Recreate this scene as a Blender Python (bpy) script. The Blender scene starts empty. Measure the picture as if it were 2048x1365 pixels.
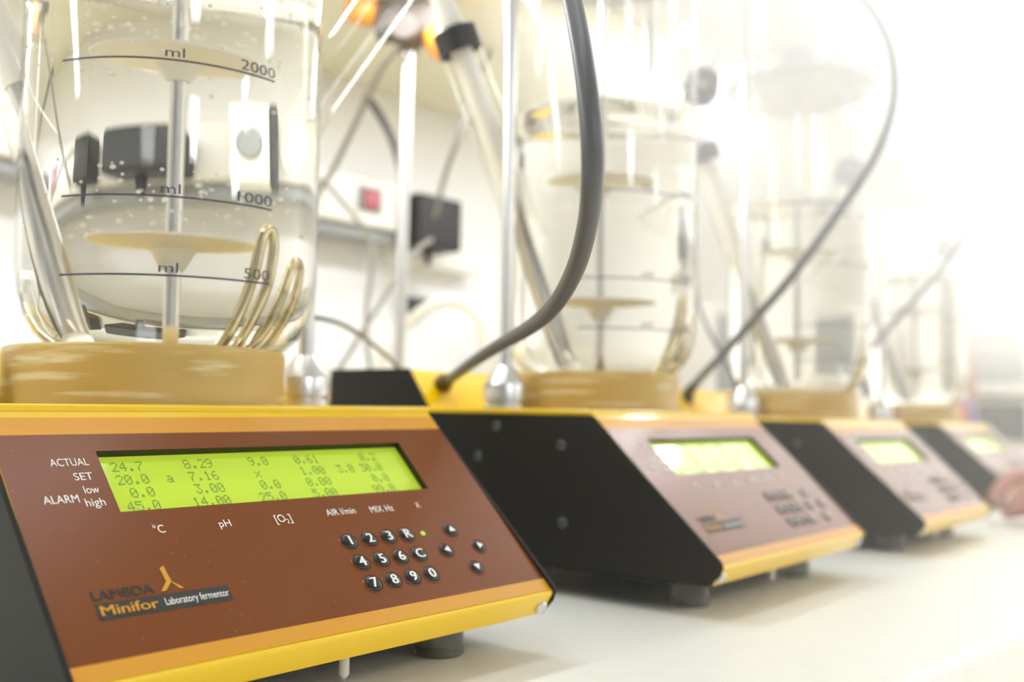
import bpy, bmesh, math, random
from mathutils import Vector, Matrix

S = bpy.context.scene
C = S.collection
PI = math.pi
rnd = random.Random(7)

# ------------------------------------------------------------------ camera
cam_data = bpy.data.cameras.new('camera')
cam = bpy.data.objects.new('camera', cam_data)
C.objects.link(cam)
S.camera = cam
CAM_PITCH, CAM_ROLL, CAM_Z = 0.07981, 0.01828, 0.10765
_f = Vector((0, math.cos(CAM_PITCH), math.sin(CAM_PITCH)))
_u = Vector((0, -math.sin(CAM_PITCH), math.cos(CAM_PITCH)))
_r = Vector((1, 0, 0))
_r2 = _r * math.cos(CAM_ROLL) + _u * math.sin(CAM_ROLL)
_u2 = _u * math.cos(CAM_ROLL) - _r * math.sin(CAM_ROLL)
cam.matrix_world = Matrix(((_r2.x, _u2.x, -_f.x, 0), (_r2.y, _u2.y, -_f.y, 0), (_r2.z, _u2.z, -_f.z, CAM_Z), (0, 0, 0, 1)))
cam_data.sensor_width = 36
cam_data.lens = 33.865
cam_data.clip_start = 0.01
cam_data.dof.use_dof = True
cam_data.dof.focus_distance = 0.365
cam_data.dof.aperture_fstop = 5.6

# ------------------------------------------------------------------ world, lights, exposure
S.view_settings.view_transform = 'Standard'
S.view_settings.look = 'None'
S.view_settings.exposure = 0.27
S.view_settings.gamma = 1.0
S.view_settings.use_curve_mapping = False
S.cycles.use_denoising = True
S.cycles.max_bounces = 14
S.cycles.transmission_bounces = 10
S.cycles.transparent_max_bounces = 24
S.cycles.glossy_bounces = 6
S.cycles.diffuse_bounces = 4
S.cycles.volume_bounces = 3
S.cycles.blur_glossy = 0.5
S.cycles.sample_clamp_indirect = 6.0

W = bpy.data.worlds.new('world')
S.world = W
W.use_nodes = True
W.node_tree.nodes['Background'].inputs[0].default_value = (0.92, 0.97, 1.05, 1)
W.node_tree.nodes['Background'].inputs[1].default_value = 0.34

ROOM_A = 0.80
RM = Matrix.Translation((-0.12651, 0.28691, 0)) @ Matrix.Rotation(ROOM_A, 4, 'Z')   # x along the bench, y to the wall


def area_light(name, loc, sx, sy, rotz, radiance, color=(0.925, 0.975, 1.08), target=None):
    d = bpy.data.lights.new(name, 'AREA')
    d.shape = 'RECTANGLE'
    d.size, d.size_y = sx, sy
    d.energy = radiance * sx * sy * PI
    d.color = color
    o = bpy.data.objects.new(name, d)
    C.objects.link(o)
    o.location = loc
    if target is not None:
        o.rotation_euler = (Vector(target) - Vector(loc)).to_track_quat('-Z', 'Y').to_euler()
    else:
        o.rotation_euler = (0, 0, rotz)
    return o


# fluorescent ceiling panels over the room (out of frame, seen as reflections)
area_light('ceiling_lamp', tuple(RM @ Vector((0.0, 0.05, 1.72))), 1.50, 0.20, ROOM_A, 5.5)
area_light('ceiling_lamp', tuple(RM @ Vector((2.73, 0.28, 1.72))), 0.90, 0.24, ROOM_A, 47, (0.98, 0.985, 0.99))
area_light('ceiling_lamp', tuple(RM @ Vector((3.86, 0.22, 1.72))), 1.30, 0.55, ROOM_A, 7, (0.98, 0.985, 0.99))
area_light('ceiling_lamp', (1.45, -2.35, 1.72), 0.42, 1.1, 0.55, 22)
area_light('ceiling_lamp', (2.75, -4.30, 1.72), 0.55, 1.3, 0.55, 22)
area_light('ceiling_lamp', (3.30, 0.45, 1.72), 0.95, 0.55, 0.25, 22)
area_light('ceiling_lamp', (4.35, -1.00, 1.72), 0.9, 0.5, 0.0, 22)
area_light('ceiling_lamp', (5.60, -2.40, 1.72), 1.1, 0.7, -0.2, 22)


# unseen fill strip added under the cupboard to brighten the wall
area_light('wall_fill', tuple(RM @ Vector((0.05, 0.315, 0.485))), 1.70, 0.05, ROOM_A, 21)


# ------------------------------------------------------------------ materials
def mat(name, col, rough=0.5, metal=0.0, var=0.04, scale=60.0, coat=0.0, spec=0.5, bump=0.0, emit=None, estr=0.0, trans=0.0, sss=0.0):
    m = bpy.data.materials.new(name)
    m.use_nodes = True
    nt = m.node_tree
    b = nt.nodes['Principled BSDF']
    b.inputs['Roughness'].default_value = rough
    b.inputs['Metallic'].default_value = metal
    b.inputs['Specular IOR Level'].default_value = spec
    b.inputs['Coat Weight'].default_value = coat
    b.inputs['Coat Roughness'].default_value = 0.08
    if sss:
        b.inputs['Subsurface Weight'].default_value = sss
        b.inputs['Subsurface Radius'].default_value = (0.01, 0.007, 0.003)
        b.inputs['Subsurface Scale'].default_value = 1.0
    if emit:
        b.inputs['Emission Color'].default_value = (*emit, 1)
        b.inputs['Emission Strength'].default_value = estr
    tc = nt.nodes.new('ShaderNodeTexCoord')
    n = nt.nodes.new('ShaderNodeTexNoise')
    n.inputs['Scale'].default_value = scale
    n.inputs['Detail'].default_value = 3
    nt.links.new(tc.outputs['Object'], n.inputs['Vector'])
    mx = nt.nodes.new('ShaderNodeMix')
    mx.data_type = 'RGBA'
    mx.inputs[6].default_value = (*[max(0, c * (1 - var)) for c in col], 1)
    mx.inputs[7].default_value = (*[min(1, c * (1 + var)) for c in col], 1)
    nt.links.new(n.outputs['Fac'], mx.inputs[0])
    nt.links.new(mx.outputs[2], b.inputs['Base Color'])
    if bump:
        bp = nt.nodes.new('ShaderNodeBump')
        bp.inputs['Strength'].default_value = bump
        bp.inputs['Distance'].default_value = 0.0005
        nt.links.new(n.outputs['Fac'], bp.inputs['Height'])
        nt.links.new(bp.outputs['Normal'], b.inputs['Normal'])
    return m


def srgb(r, g, b):
    f = lambda c: (c / 12.92 if c <= 0.04045 else ((c + 0.055) / 1.055) ** 2.4)
    return (f(r / 255), f(g / 255), f(b / 255))


def speckle(m, base, speck, scale, thr, mix=0.6):
    """dust specks over a base colour"""
    nt = m.node_tree
    b = nt.nodes['Principled BSDF']
    src = b.inputs['Base Color'].links[0].from_socket
    tc = nt.nodes.new('ShaderNodeTexCoord')
    v = nt.nodes.new('ShaderNodeTexVoronoi')
    v.inputs['Scale'].default_value = scale
    nt.links.new(tc.outputs['Object'], v.inputs['Vector'])
    cr = nt.nodes.new('ShaderNodeValToRGB')
    cr.color_ramp.elements[0].position = thr * 0.6
    cr.color_ramp.elements[0].color = (mix, mix, mix, 1)
    cr.color_ramp.elements[1].position = thr
    cr.color_ramp.elements[1].color = (0, 0, 0, 1)
    nt.links.new(v.outputs['Distance'], cr.inputs[0])
    mx = nt.nodes.new('ShaderNodeMix')
    mx.data_type = 'RGBA'
    nt.links.new(cr.outputs[0], mx.inputs[0])
    nt.links.new(src, mx.inputs[6])
    mx.inputs[7].default_value = (*speck, 1)
    nt.links.new(mx.outputs[2], b.inputs['Base Color'])


M = {}
M['yellow'] = mat('yellow_paint', srgb(244, 200, 12), 0.28, var=0.03, coat=0.4)
M['orange'] = mat('orange_print', srgb(210, 147, 32), 0.38, var=0.03, scale=300)
M['brown'] = mat('brown_print', srgb(118, 62, 16), 0.27, var=0.06, scale=900, spec=0.36)
speckle(M['brown'], None, srgb(205, 170, 130), 260, 0.055)
M['black'] = mat('black_anodised_plate', srgb(38, 36, 30), 0.55, var=0.08, scale=200, spec=0.18)
M['blackplastic'] = mat('black_plastic', srgb(40, 38, 34), 0.45, var=0.06)
M['key'] = mat('black_key', srgb(26, 24, 20), 0.36, spec=0.4)
M['white_print'] = mat('white_print', srgb(245, 240, 228), 0.5, var=0.01)
M['dark_print'] = mat('dark_print', srgb(46, 42, 32), 0.55, var=0.02)
M['lcd'] = mat('lcd_green', srgb(168, 192, 58), 0.06, var=0.03, scale=40, emit=srgb(196, 224, 50), estr=0.27)
M['lcd_text'] = mat('lcd_segment', srgb(120, 150, 52), 0.4, var=0.02)
M['lcd_frame'] = mat('lcd_frame', srgb(34, 30, 13), 0.5)
M['led'] = mat('green_led', srgb(180, 220, 60), 0.2, emit=srgb(190, 230, 60), estr=0.2)
M['steel'] = mat('brushed_steel', (0.72, 0.70, 0.66), 0.33, 1.0, var=0.06, scale=400)
M['screw_zinc'] = mat('dull_zinc', (0.16, 0.155, 0.14), 0.5, 0.6, var=0.08, scale=200)
M['clamp_grey'] = mat('clamp_enamel', srgb(112, 102, 92), 0.6, spec=0.3, var=0.06)
M['steel_dark'] = mat('dull_steel', (0.5, 0.48, 0.44), 0.35, 1.0, var=0.08, scale=200)
M['white_plastic'] = mat('white_plastic', srgb(238, 234, 222), 0.4, var=0.02)
M['cream_silicone'] = mat('cream_silicone', srgb(250, 247, 236), 0.5, var=0.03, sss=0.3)
M['cable'] = mat('dark_grey_cable', srgb(92, 91, 90), 0.42, var=0.06)
M['cable_grey'] = mat('grey_cable', srgb(150, 146, 132), 0.45, var=0.05)
M['hose'] = mat('white_hose', srgb(242, 236, 216), 0.4, var=0.03)
M['bench'] = mat('bench_top', srgb(236, 234, 220), 0.38, var=0.05, scale=90)
M['wall'] = mat('wall_paint', srgb(240, 238, 233), 0.8, var=0.02, scale=8)
M['cabinet'] = mat('cabinet_laminate', srgb(236, 232, 205), 0.5, var=0.02, scale=8)
M['floor'] = mat('floor_vinyl', srgb(232, 226, 212), 0.5, var=0.05, scale=20)
M['ceiling'] = mat('ceiling_paint', srgb(168, 166, 160), 0.9, var=0.02, scale=8)
M['wood'] = mat('brown_wood', srgb(150, 100, 66), 0.5, var=0.15, scale=30)
M['red'] = mat('red_rocker', srgb(188, 104, 106), 0.3, var=0.04)
M['grey_panel'] = mat('grey_panel', srgb(160, 162, 160), 0.3, var=0.05)
M['dark_screen'] = mat('dark_screen', srgb(52, 54, 56), 0.15, var=0.05)
M['blue'] = mat('blue_film', srgb(100, 125, 205), 0.35, var=0.06)
M['pink'] = mat('pink_print', srgb(225, 165, 150), 0.4, var=0.05)
M['orange_plastic'] = mat('orange_plastic', srgb(245, 165, 60), 0.35, var=0.05)
M['skin'] = mat('skin', srgb(214, 160, 140), 0.45, var=0.08, scale=60, sss=0.15)
M['sleeve'] = mat('white_sleeve', srgb(240, 238, 232), 0.8, var=0.03)
M['mark'] = mat('grey_scale_print', srgb(70, 68, 78), 0.6, var=0.02)
M['rubber'] = mat('clear_rubber', srgb(150, 146, 128), 0.15, var=0.08)
M['rubber'].node_tree.nodes['Principled BSDF'].inputs['Transmission Weight'].default_value = 0.75
M['tan'] = mat('amber_silicone', srgb(192, 160, 82), 0.42, var=0.08, scale=45, sss=0.25)
M['coil'] = mat('bronze_tinted_steel', srgb(205, 190, 150), 0.2, 1.0, var=0.08)


def add_residue(m):
    nt = m.node_tree
    b = nt.nodes['Principled BSDF']
    src = b.inputs['Base Color'].links[0].from_socket
    tc = nt.nodes.new('ShaderNodeTexCoord')
    mp = nt.nodes.new('ShaderNodeMapping')
    mp.inputs['Scale'].default_value = (18, 18, 160)
    nt.links.new(tc.outputs['Object'], mp.inputs['Vector'])
    n = nt.nodes.new('ShaderNodeTexNoise')
    n.inputs['Scale'].default_value = 1.0
    n.inputs['Detail'].default_value = 4
    nt.links.new(mp.outputs[0], n.inputs['Vector'])
    cr = nt.nodes.new('ShaderNodeValToRGB')
    cr.color_ramp.elements[0].position = 0.53
    cr.color_ramp.elements[0].color = (0, 0, 0, 1)
    cr.color_ramp.elements[1].position = 0.66
    cr.color_ramp.elements[1].color = (0.75, 0.75, 0.75, 1)
    nt.links.new(n.outputs['Fac'], cr.inputs[0])
    mx = nt.nodes.new('ShaderNodeMix')
    mx.data_type = 'RGBA'
    nt.links.new(cr.outputs[0], mx.inputs[0])
    nt.links.new(src, mx.inputs[6])
    mx.inputs[7].default_value = (*srgb(226, 214, 170), 1)
    nt.links.new(mx.outputs[2], b.inputs['Base Color'])


add_residue(M['tan'])


def thin_glass(name, tint, ior=1.45, rough=0.0):
    m = bpy.data.materials.new(name)
    m.use_nodes = True
    nt = m.node_tree
    nt.nodes.clear()
    o = nt.nodes.new('ShaderNodeOutputMaterial')
    mx = nt.nodes.new('ShaderNodeMixShader')
    t = nt.nodes.new('ShaderNodeBsdfTransparent')
    t.inputs[0].default_value = (*tint, 1)
    g = nt.nodes.new('ShaderNodeBsdfGlossy')
    g.inputs['Roughness'].default_value = rough
    # thin sheet seen from either side: Schlick reflectance from the facing angle
    lw = nt.nodes.new('ShaderNodeLayerWeight')
    lw.inputs[0].default_value = 0.5
    pw = nt.nodes.new('ShaderNodeMath'); pw.operation = 'POWER'; pw.inputs[1].default_value = 5.0
    nt.links.new(lw.outputs['Facing'], pw.inputs[0])
    fr = nt.nodes.new('ShaderNodeMath'); fr.operation = 'MULTIPLY_ADD'
    f0 = ((ior - 1) / (ior + 1)) ** 2
    fr.inputs[1].default_value = 1 - f0
    fr.inputs[2].default_value = f0
    nt.links.new(pw.outputs[0], fr.inputs[0])
    nt.links.new(fr.outputs[0], mx.inputs[0])
    nt.links.new(t.outputs[0], mx.inputs[1])
    nt.links.new(g.outputs[0], mx.inputs[2])
    nt.links.new(mx.outputs[0], o.inputs[0])
    return m


M['glass'] = thin_glass('clear_glass', (0.975, 0.972, 0.95))
M['cleartube'] = thin_glass('clear_plastic', (0.95, 0.95, 0.94), 1.4, 0.1)


def liquid_mat():
    m = bpy.data.materials.new('clear_liquid')
    m.use_nodes = True
    nt = m.node_tree
    nt.nodes.clear()
    o = nt.nodes.new('ShaderNodeOutputMaterial')
    g = nt.nodes.new('ShaderNodeBsdfGlass')
    g.inputs['Color'].default_value = (1.0, 0.997, 0.985, 1)
    g.inputs['IOR'].default_value = 1.33
    g.inputs['Roughness'].default_value = 0.0
    nt.links.new(g.outputs[0], o.inputs[0])
    return m


M['liquid'] = liquid_mat()
M['bubble'] = mat('white_bubble', srgb(252, 250, 240), 0.3, var=0.01)


# ------------------------------------------------------------------ mesh helpers
def obj(name, bm, m, parent=None, smooth=False, loc=None):
    me = bpy.data.meshes.new(name)
    bmesh.ops.recalc_face_normals(bm, faces=bm.faces)
    bm.to_mesh(me)
    bm.free()
    for x in (m if isinstance(m, (list, tuple)) else [m]):
        me.materials.append(x)
    if smooth:
        for p in me.polygons:
            p.use_smooth = True
    if any(p.use_smooth for p in me.polygons):
        me.set_sharp_from_angle(angle=math.radians(38))
    o = bpy.data.objects.new(name, me)
    C.objects.link(o)
    if parent:
        o.parent = parent
    if loc:
        o.location = loc
    return o


def empty(name, mw=None):
    o = bpy.data.objects.new(name, None)
    C.objects.link(o)
    o.empty_display_size = 0.02
    if mw is not None:
        o.matrix_world = mw
    return o


def tag(o, label=None, cat=None, group=None, kind=None):
    if label:
        o['label'] = label
    if cat:
        o['category'] = cat
    if group:
        o['group'] = group
    if kind:
        o['kind'] = kind
    return o


def box(bm, lo, hi, bevel=0.0, seg=2, mi=0):
    r = bmesh.ops.create_cube(bm, size=1.0)
    vs = r['verts']
    for v in vs:
        v.co = Vector([lo[k] + (v.co[k] + 0.5) * (hi[k] - lo[k]) for k in range(3)])
    fs = set(f for v in vs for f in v.link_faces)
    for f in fs:
        f.material_index = mi
    if bevel > 0:
        es = list(set(e for v in vs for e in v.link_edges))
        bmesh.ops.bevel(bm, geom=es, offset=bevel, segments=seg, affect='EDGES', profile=0.5)
    return bm


def lathe(bm, prof, n=48, center=(0, 0, 0), axis=None, mi=0, close=False):
    """revolve (r, h) points about +z, or about an axis direction"""
    c = Vector(center)
    rot = Matrix.Identity(3)
    if axis is not None:
        rot = Vector((0, 0, 1)).rotation_difference(Vector(axis).normalized()).to_matrix()
    rings = []
    for r, h in prof:
        if r < 1e-7:
            rings.append([bm.verts.new(c + rot @ Vector((0, 0, h)))])
        else:
            rings.append([bm.verts.new(c + rot @ Vector((r * math.cos(2 * PI * k / n), r * math.sin(2 * PI * k / n), h))) for k in range(n)])
    pairs = list(zip(rings, rings[1:]))
    if close:
        pairs.append((rings[-1], rings[0]))
    for a, b in pairs:
        for k in range(n):
            k2 = (k + 1) % n
            if len(a) == 1 and len(b) == 1:
                continue
            if len(a) == 1:
                f = bm.faces.new((a[0], b[k], b[k2]))
            elif len(b) == 1:
                f = bm.faces.new((a[k], a[k2], b[0]))
            else:
                f = bm.faces.new((a[k], a[k2], b[k2], b[k]))
            f.material_index = mi
            f.smooth = True
    return bm


def spline(pts, n=8):
    P = [Vector(p) for p in pts]
    P = [2 * P[0] - P[1]] + P + [2 * P[-1] - P[-2]]
    out = []
    for i in range(1, len(P) - 2):
        a, b, c, d = P[i - 1:i + 3]
        for k in range(n):
            t = k / n
            out.append(0.5 * ((2 * b) + (c - a) * t + (2 * a - 5 * b + 4 * c - d) * t * t + (3 * b - a - 3 * c + d) * t ** 3))
    out.append(P[-2].copy())
    return out


def tube(bm, pts, r, n=14, sub=8, cap=True, mi=0):
    path = spline(pts, sub) if sub > 1 else [Vector(p) for p in pts]
    rr = r if callable(r) else (lambda t: r)
    t0 = (path[1] - path[0]).normalized()
    ref = Vector((0, 0, 1)) if abs(t0.z) < 0.9 else Vector((1, 0, 0))
    nx = t0.cross(ref).normalized()
    rings = []
    for i, p in enumerate(path):
        t = (path[min(i + 1, len(path) - 1)] - path[max(i - 1, 0)]).normalized()
        nx = (nx - t * nx.dot(t)).normalized()
        ny = t.cross(nx)
        q = rr(i / (len(path) - 1))
        rings.append([bm.verts.new(p + nx * q * math.cos(2 * PI * k / n) + ny * q * math.sin(2 * PI * k / n)) for k in range(n)])
    for a, b in zip(rings, rings[1:]):
        for k in range(n):
            f = bm.faces.new((a[k], a[(k + 1) % n], b[(k + 1) % n], b[k]))
            f.smooth = True
            f.material_index = mi
    if cap:
        bm.faces.new(rings[0]).material_index = mi
        bm.faces.new(rings[-1]).material_index = mi
    return bm


def extrude_x(bm, prof, x0, x1, bevel=0.0, mi=0):
    """closed (y, z) outline extruded along x"""
    a = [bm.verts.new((x0, y, z)) for y, z in prof]
    b = [bm.verts.new((x1, y, z)) for y, z in prof]
    fs = [bm.faces.new(a), bm.faces.new(list(reversed(b)))]
    for k in range(len(prof)):
        k2 = (k + 1) % len(prof)
        fs.append(bm.faces.new((a[k], b[k], b[k2], a[k2])))
    for f in fs:
        f.material_index = mi
    if bevel:
        es = list(set(e for f in fs for e in f.edges))
        bmesh.ops.bevel(bm, geom=es, offset=bevel, segments=2, affect='EDGES', profile=0.5)
    return bm


_dg = None


def text_shape(s, bold=0.0):
    """flat triangulated outline of a string in font units: verts, faces, bounding box"""
    cu = bpy.data.curves.new('lettering', 'FONT')
    cu.body = s
    cu.offset = bold
    cu.resolution_u = 4
    o = bpy.data.objects.new('lettering', cu)
    C.objects.link(o)
    dg = bpy.context.evaluated_depsgraph_get()
    me = bpy.data.meshes.new_from_object(o.evaluated_get(dg))
    vs = [v.co.copy() for v in me.vertices]
    fs = [tuple(p.vertices) for p in me.polygons]
    bpy.data.objects.remove(o)
    bpy.data.curves.remove(cu)
    bpy.data.meshes.remove(me)
    return vs, fs


CAP = None


def key_text(bm, s, xc, base, cap, place):
    """one glyph centred at xc in its natural width, thickened by doubling"""
    w = (max(v.x for v in text_shape(s)[0]) - min(v.x for v in text_shape(s)[0])) * cap / (CAP or 0.69)
    for d in (-0.00018, -0.00006, 0.00006, 0.00018):
        put_text(bm, s, xc - w / 2 + d, xc + w / 2 + d, base, cap, lambda a, b: place(a, b) + EN * (d * 0.3))


def put_text(bm, s, x0, x1, base, cap, place, bold=0.0, mi=0, center=False):
    global CAP
    if CAP is None:
        CAP = max(v.y for v in text_shape('H')[0])
    vs, fs = text_shape(s, bold)
    lo, hi = min(v.x for v in vs), max(v.x for v in vs)
    sy = cap / CAP
    off = 0
    vv = [bm.verts.new(place(x0 + (v.x - lo) / max(hi - lo, 1e-6) * (x1 - x0), base + v.y * sy)) for v in vs]
    for f in fs:
        try:
            g = bm.faces.new([vv[k] for k in f])
            g.material_index = mi
        except ValueError:
            pass


# ------------------------------------------------------------------ the room
def rtag(o, kind='structure'):
    o.matrix_world = RM
    o['kind'] = kind
    return o


bm = bmesh.new(); box(bm, (-2.6, 0.62, -0.9), (5.0, 0.72, 1.9)); rtag(obj('wall_back', bm, M['wall']))
bm = bmesh.new(); box(bm, (-3.0, -6.0, -0.95), (9.0, 0.72, -0.9)); rtag(obj('floor', bm, M['floor']))
bm = bmesh.new(); box(bm, (-3.0, -6.0, 1.9), (9.0, 0.72, 1.95)); rtag(obj('ceiling', bm, M['ceiling']))
bm = bmesh.new(); box(bm, (-2.6, 0.600, 0.150), (4.2, 0.62, 0.166), 0.003); rtag(obj('trim_1', bm, M['white_plastic']))

# right-hand end wall with the bright window
bm = bmesh.new()
box(bm, (4.6, -4.5, -0.9), (4.7, 0.62, 0.25))
box(bm, (4.6, -4.5, 1.86), (4.7, 0.62, 1.9))
box(bm, (4.6, 0.56, 0.25), (4.7, 0.62, 1.86))
box(bm, (4.6, -4.5, 0.25), (4.7, -3.4, 1.86))
rtag(obj('wall_right', bm, M['wall']))
M['daylight'] = mat('overcast_sky', (1, 1, 1), 0.5, emit=(0.96, 0.98, 1.0), estr=2.4)
win = empty('window_1', RM); win['kind'] = 'structure'
bm = bmesh.new(); box(bm, (4.66, -3.4, 0.25), (4.67, 0.56, 1.86)); obj('pane', bm, M['daylight'], win)
bm = bmesh.new()
for y in (-3.4, -2.1, -0.80, 0.50):
    box(bm, (4.62, y, 0.25), (4.66, y + 0.06, 1.86), 0.005)
for z in (0.25, 1.80):
    box(bm, (4.615, -3.4, z), (4.655, 0.56, z + 0.06), 0.005)
obj('window_frame', bm, M['white_plastic'], win)

# bench
bench = empty('lab_bench', RM)
tag(bench, 'long cream laboratory bench top carrying the row of fermentors', 'bench')
bm = bmesh.new(); box(bm, (-1.6, -0.125, -0.032), (3.6, 0.598, 0.0), 0.006, 3); obj('bench_top', bm, M['bench'], bench)
bm = bmesh.new(); box(bm, (-1.5, -0.06, -0.898), (3.5, 0.59, -0.033)); obj('bench_body', bm, M['cabinet'], bench)

# wall cupboard above the bench
cup = empty('wall_cupboard', RM @ Matrix.Translation((0, 0, 0.497)))
tag(cup, 'cream wall cupboard with its pale yellow underside over the bench', 'cupboard')
bm = bmesh.new(); box(bm, (-2.2, 0.27, 0.0), (1.55, 0.62, 0.75), 0.003); obj('carcass', bm, M['cabinet'], cup)
for k in range(7):
    bm = bmesh.new(); x = -2.2 + k * 0.536
    box(bm, (x + 0.003, 0.25, 0.004), (x + 0.533, 0.269, 0.746), 0.003)
    d = obj('door', bm, M['white_plastic'], cup)
    bm = bmesh.new(); tube(bm, [(x + 0.48, 0.248, 0.06), (x + 0.48, 0.225, 0.065), (x + 0.48, 0.225, 0.155), (x + 0.48, 0.248, 0.16)], 0.005, 10, 4)
    obj('handle', bm, M['steel'], d)

# ------------------------------------------------------------------ fermentor
WID = 0.22
VP, ZT, ZN, VB, ZB = 0.0894, 0.1125, 0.0282, 0.0067, 0.0180
VD, ZR, VR, VK = 0.2222, 0.1398, 0.2438, 0.3266
PL = math.hypot(VP, ZT - ZN)
E2 = Vector((0, VP / PL, (ZT - ZN) / PL))
EN = Vector((0, -(ZT - ZN) / PL, VP / PL))
UNIT = [
    ((0.67744, -0.73549, -0.01118, -0.12651), (0.73542, 0.67754, -0.01027, 0.28691), (0.01513, -0.00126, 0.99988, -0.0029)),
    ((0.63617, -0.77155, -0.00103, 0.11482), (0.77152, 0.63616, -0.00793, 0.5254), (0.00677, 0.00425, 0.99997, 0.00065)),
    ((0.6358, -0.77182, 0.00631, 0.3392), (0.77185, 0.63577, -0.0067, 0.79473), (0.00116, 0.00913, 0.99996, -0.00128)),
    ((0.67678, -0.73619, 0.00074, 0.64531), (0.73615, 0.67676, 0.00905, 1.25385), (-0.00716, -0.00558, 0.99996, 0.0008)),
]
UM = [Matrix((*m, (0, 0, 0, 1))) for m in UNIT]


def pt(u, s, h=0.0):
    """point on the sloping control panel: u across, s up the slope, h above it"""
    return Vector((u, 0, ZN)) + E2 * s + EN * h


def panel_faces(bm, us, ss, h, hole=None, mi=None):
    for i in range(len(us) - 1):
        for j in range(len(ss) - 1):
            if hole and hole(0.5 * (us[i] + us[i + 1]), 0.5 * (ss[j] + ss[j + 1])):
                continue
            f = bm.faces.new([bm.verts.new(pt(a, b, h)) for a, b in ((us[i], ss[j]), (us[i + 1], ss[j]), (us[i + 1], ss[j + 1]), (us[i], ss[j + 1]))])
            if mi:
                f.material_index = mi(0.5 * (ss[j] + ss[j + 1]))


LCD_U, LCD_S = (0.0370, 0.1846), (0.0668, 0.0970)
in_lcd = lambda u, s: LCD_U[0] < u < LCD_U[1] and LCD_S[0] < s < LCD_S[1]

FONT57 = {
    '0': ('01110', '10001', '10011', '10101', '11001', '10001', '01110'),
    '1': ('00100', '01100', '00100', '00100', '00100', '00100', '01110'),
    '2': ('01110', '10001', '00001', '00010', '00100', '01000', '11111'),
    '3': ('11111', '00010', '00100', '00010', '00001', '10001', '01110'),
    '4': ('00010', '00110', '01010', '10010', '11111', '00010', '00010'),
    '5': ('11111', '10000', '11110', '00001', '00001', '10001', '01110'),
    '6': ('00110', '01000', '10000', '11110', '10001', '10001', '01110'),
    '7': ('11111', '00001', '00010', '00100', '01000', '01000', '01000'),
    '8': ('01110', '10001', '10001', '01110', '10001', '10001', '01110'),
    '9': ('01110', '10001', '10001', '01111', '00001', '00010', '01100'),
    '.': ('00000', '00000', '00000', '00000', '00000', '01100', '01100'),
    'a': ('00000', '00000', '01110', '00001', '01111', '10001', '01111'),
    'x': ('00000', '00000', '10001', '01010', '00100', '01010', '10001'),
}
LCD_ROWS = [
    ((0, '24.7'), (9, '8.29'), (18, '9.8'), (25, '0.61'), (36, '0.2')),
    ((0, '20.0'), (6, 'a'), (9, '7.16'), (18, 'x'), (25, '1.00'), (31, '3.0'), (35, '30.0')),
    ((1, '0.0'), (9, '3.00'), (18, '0.0'), (25, '0.00'), (36, '0.0')),
    ((0, '45.0'), (8, '14.00'), (17, '25.0'), (25, '5.00'), (35, '99.0')),
]


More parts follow.
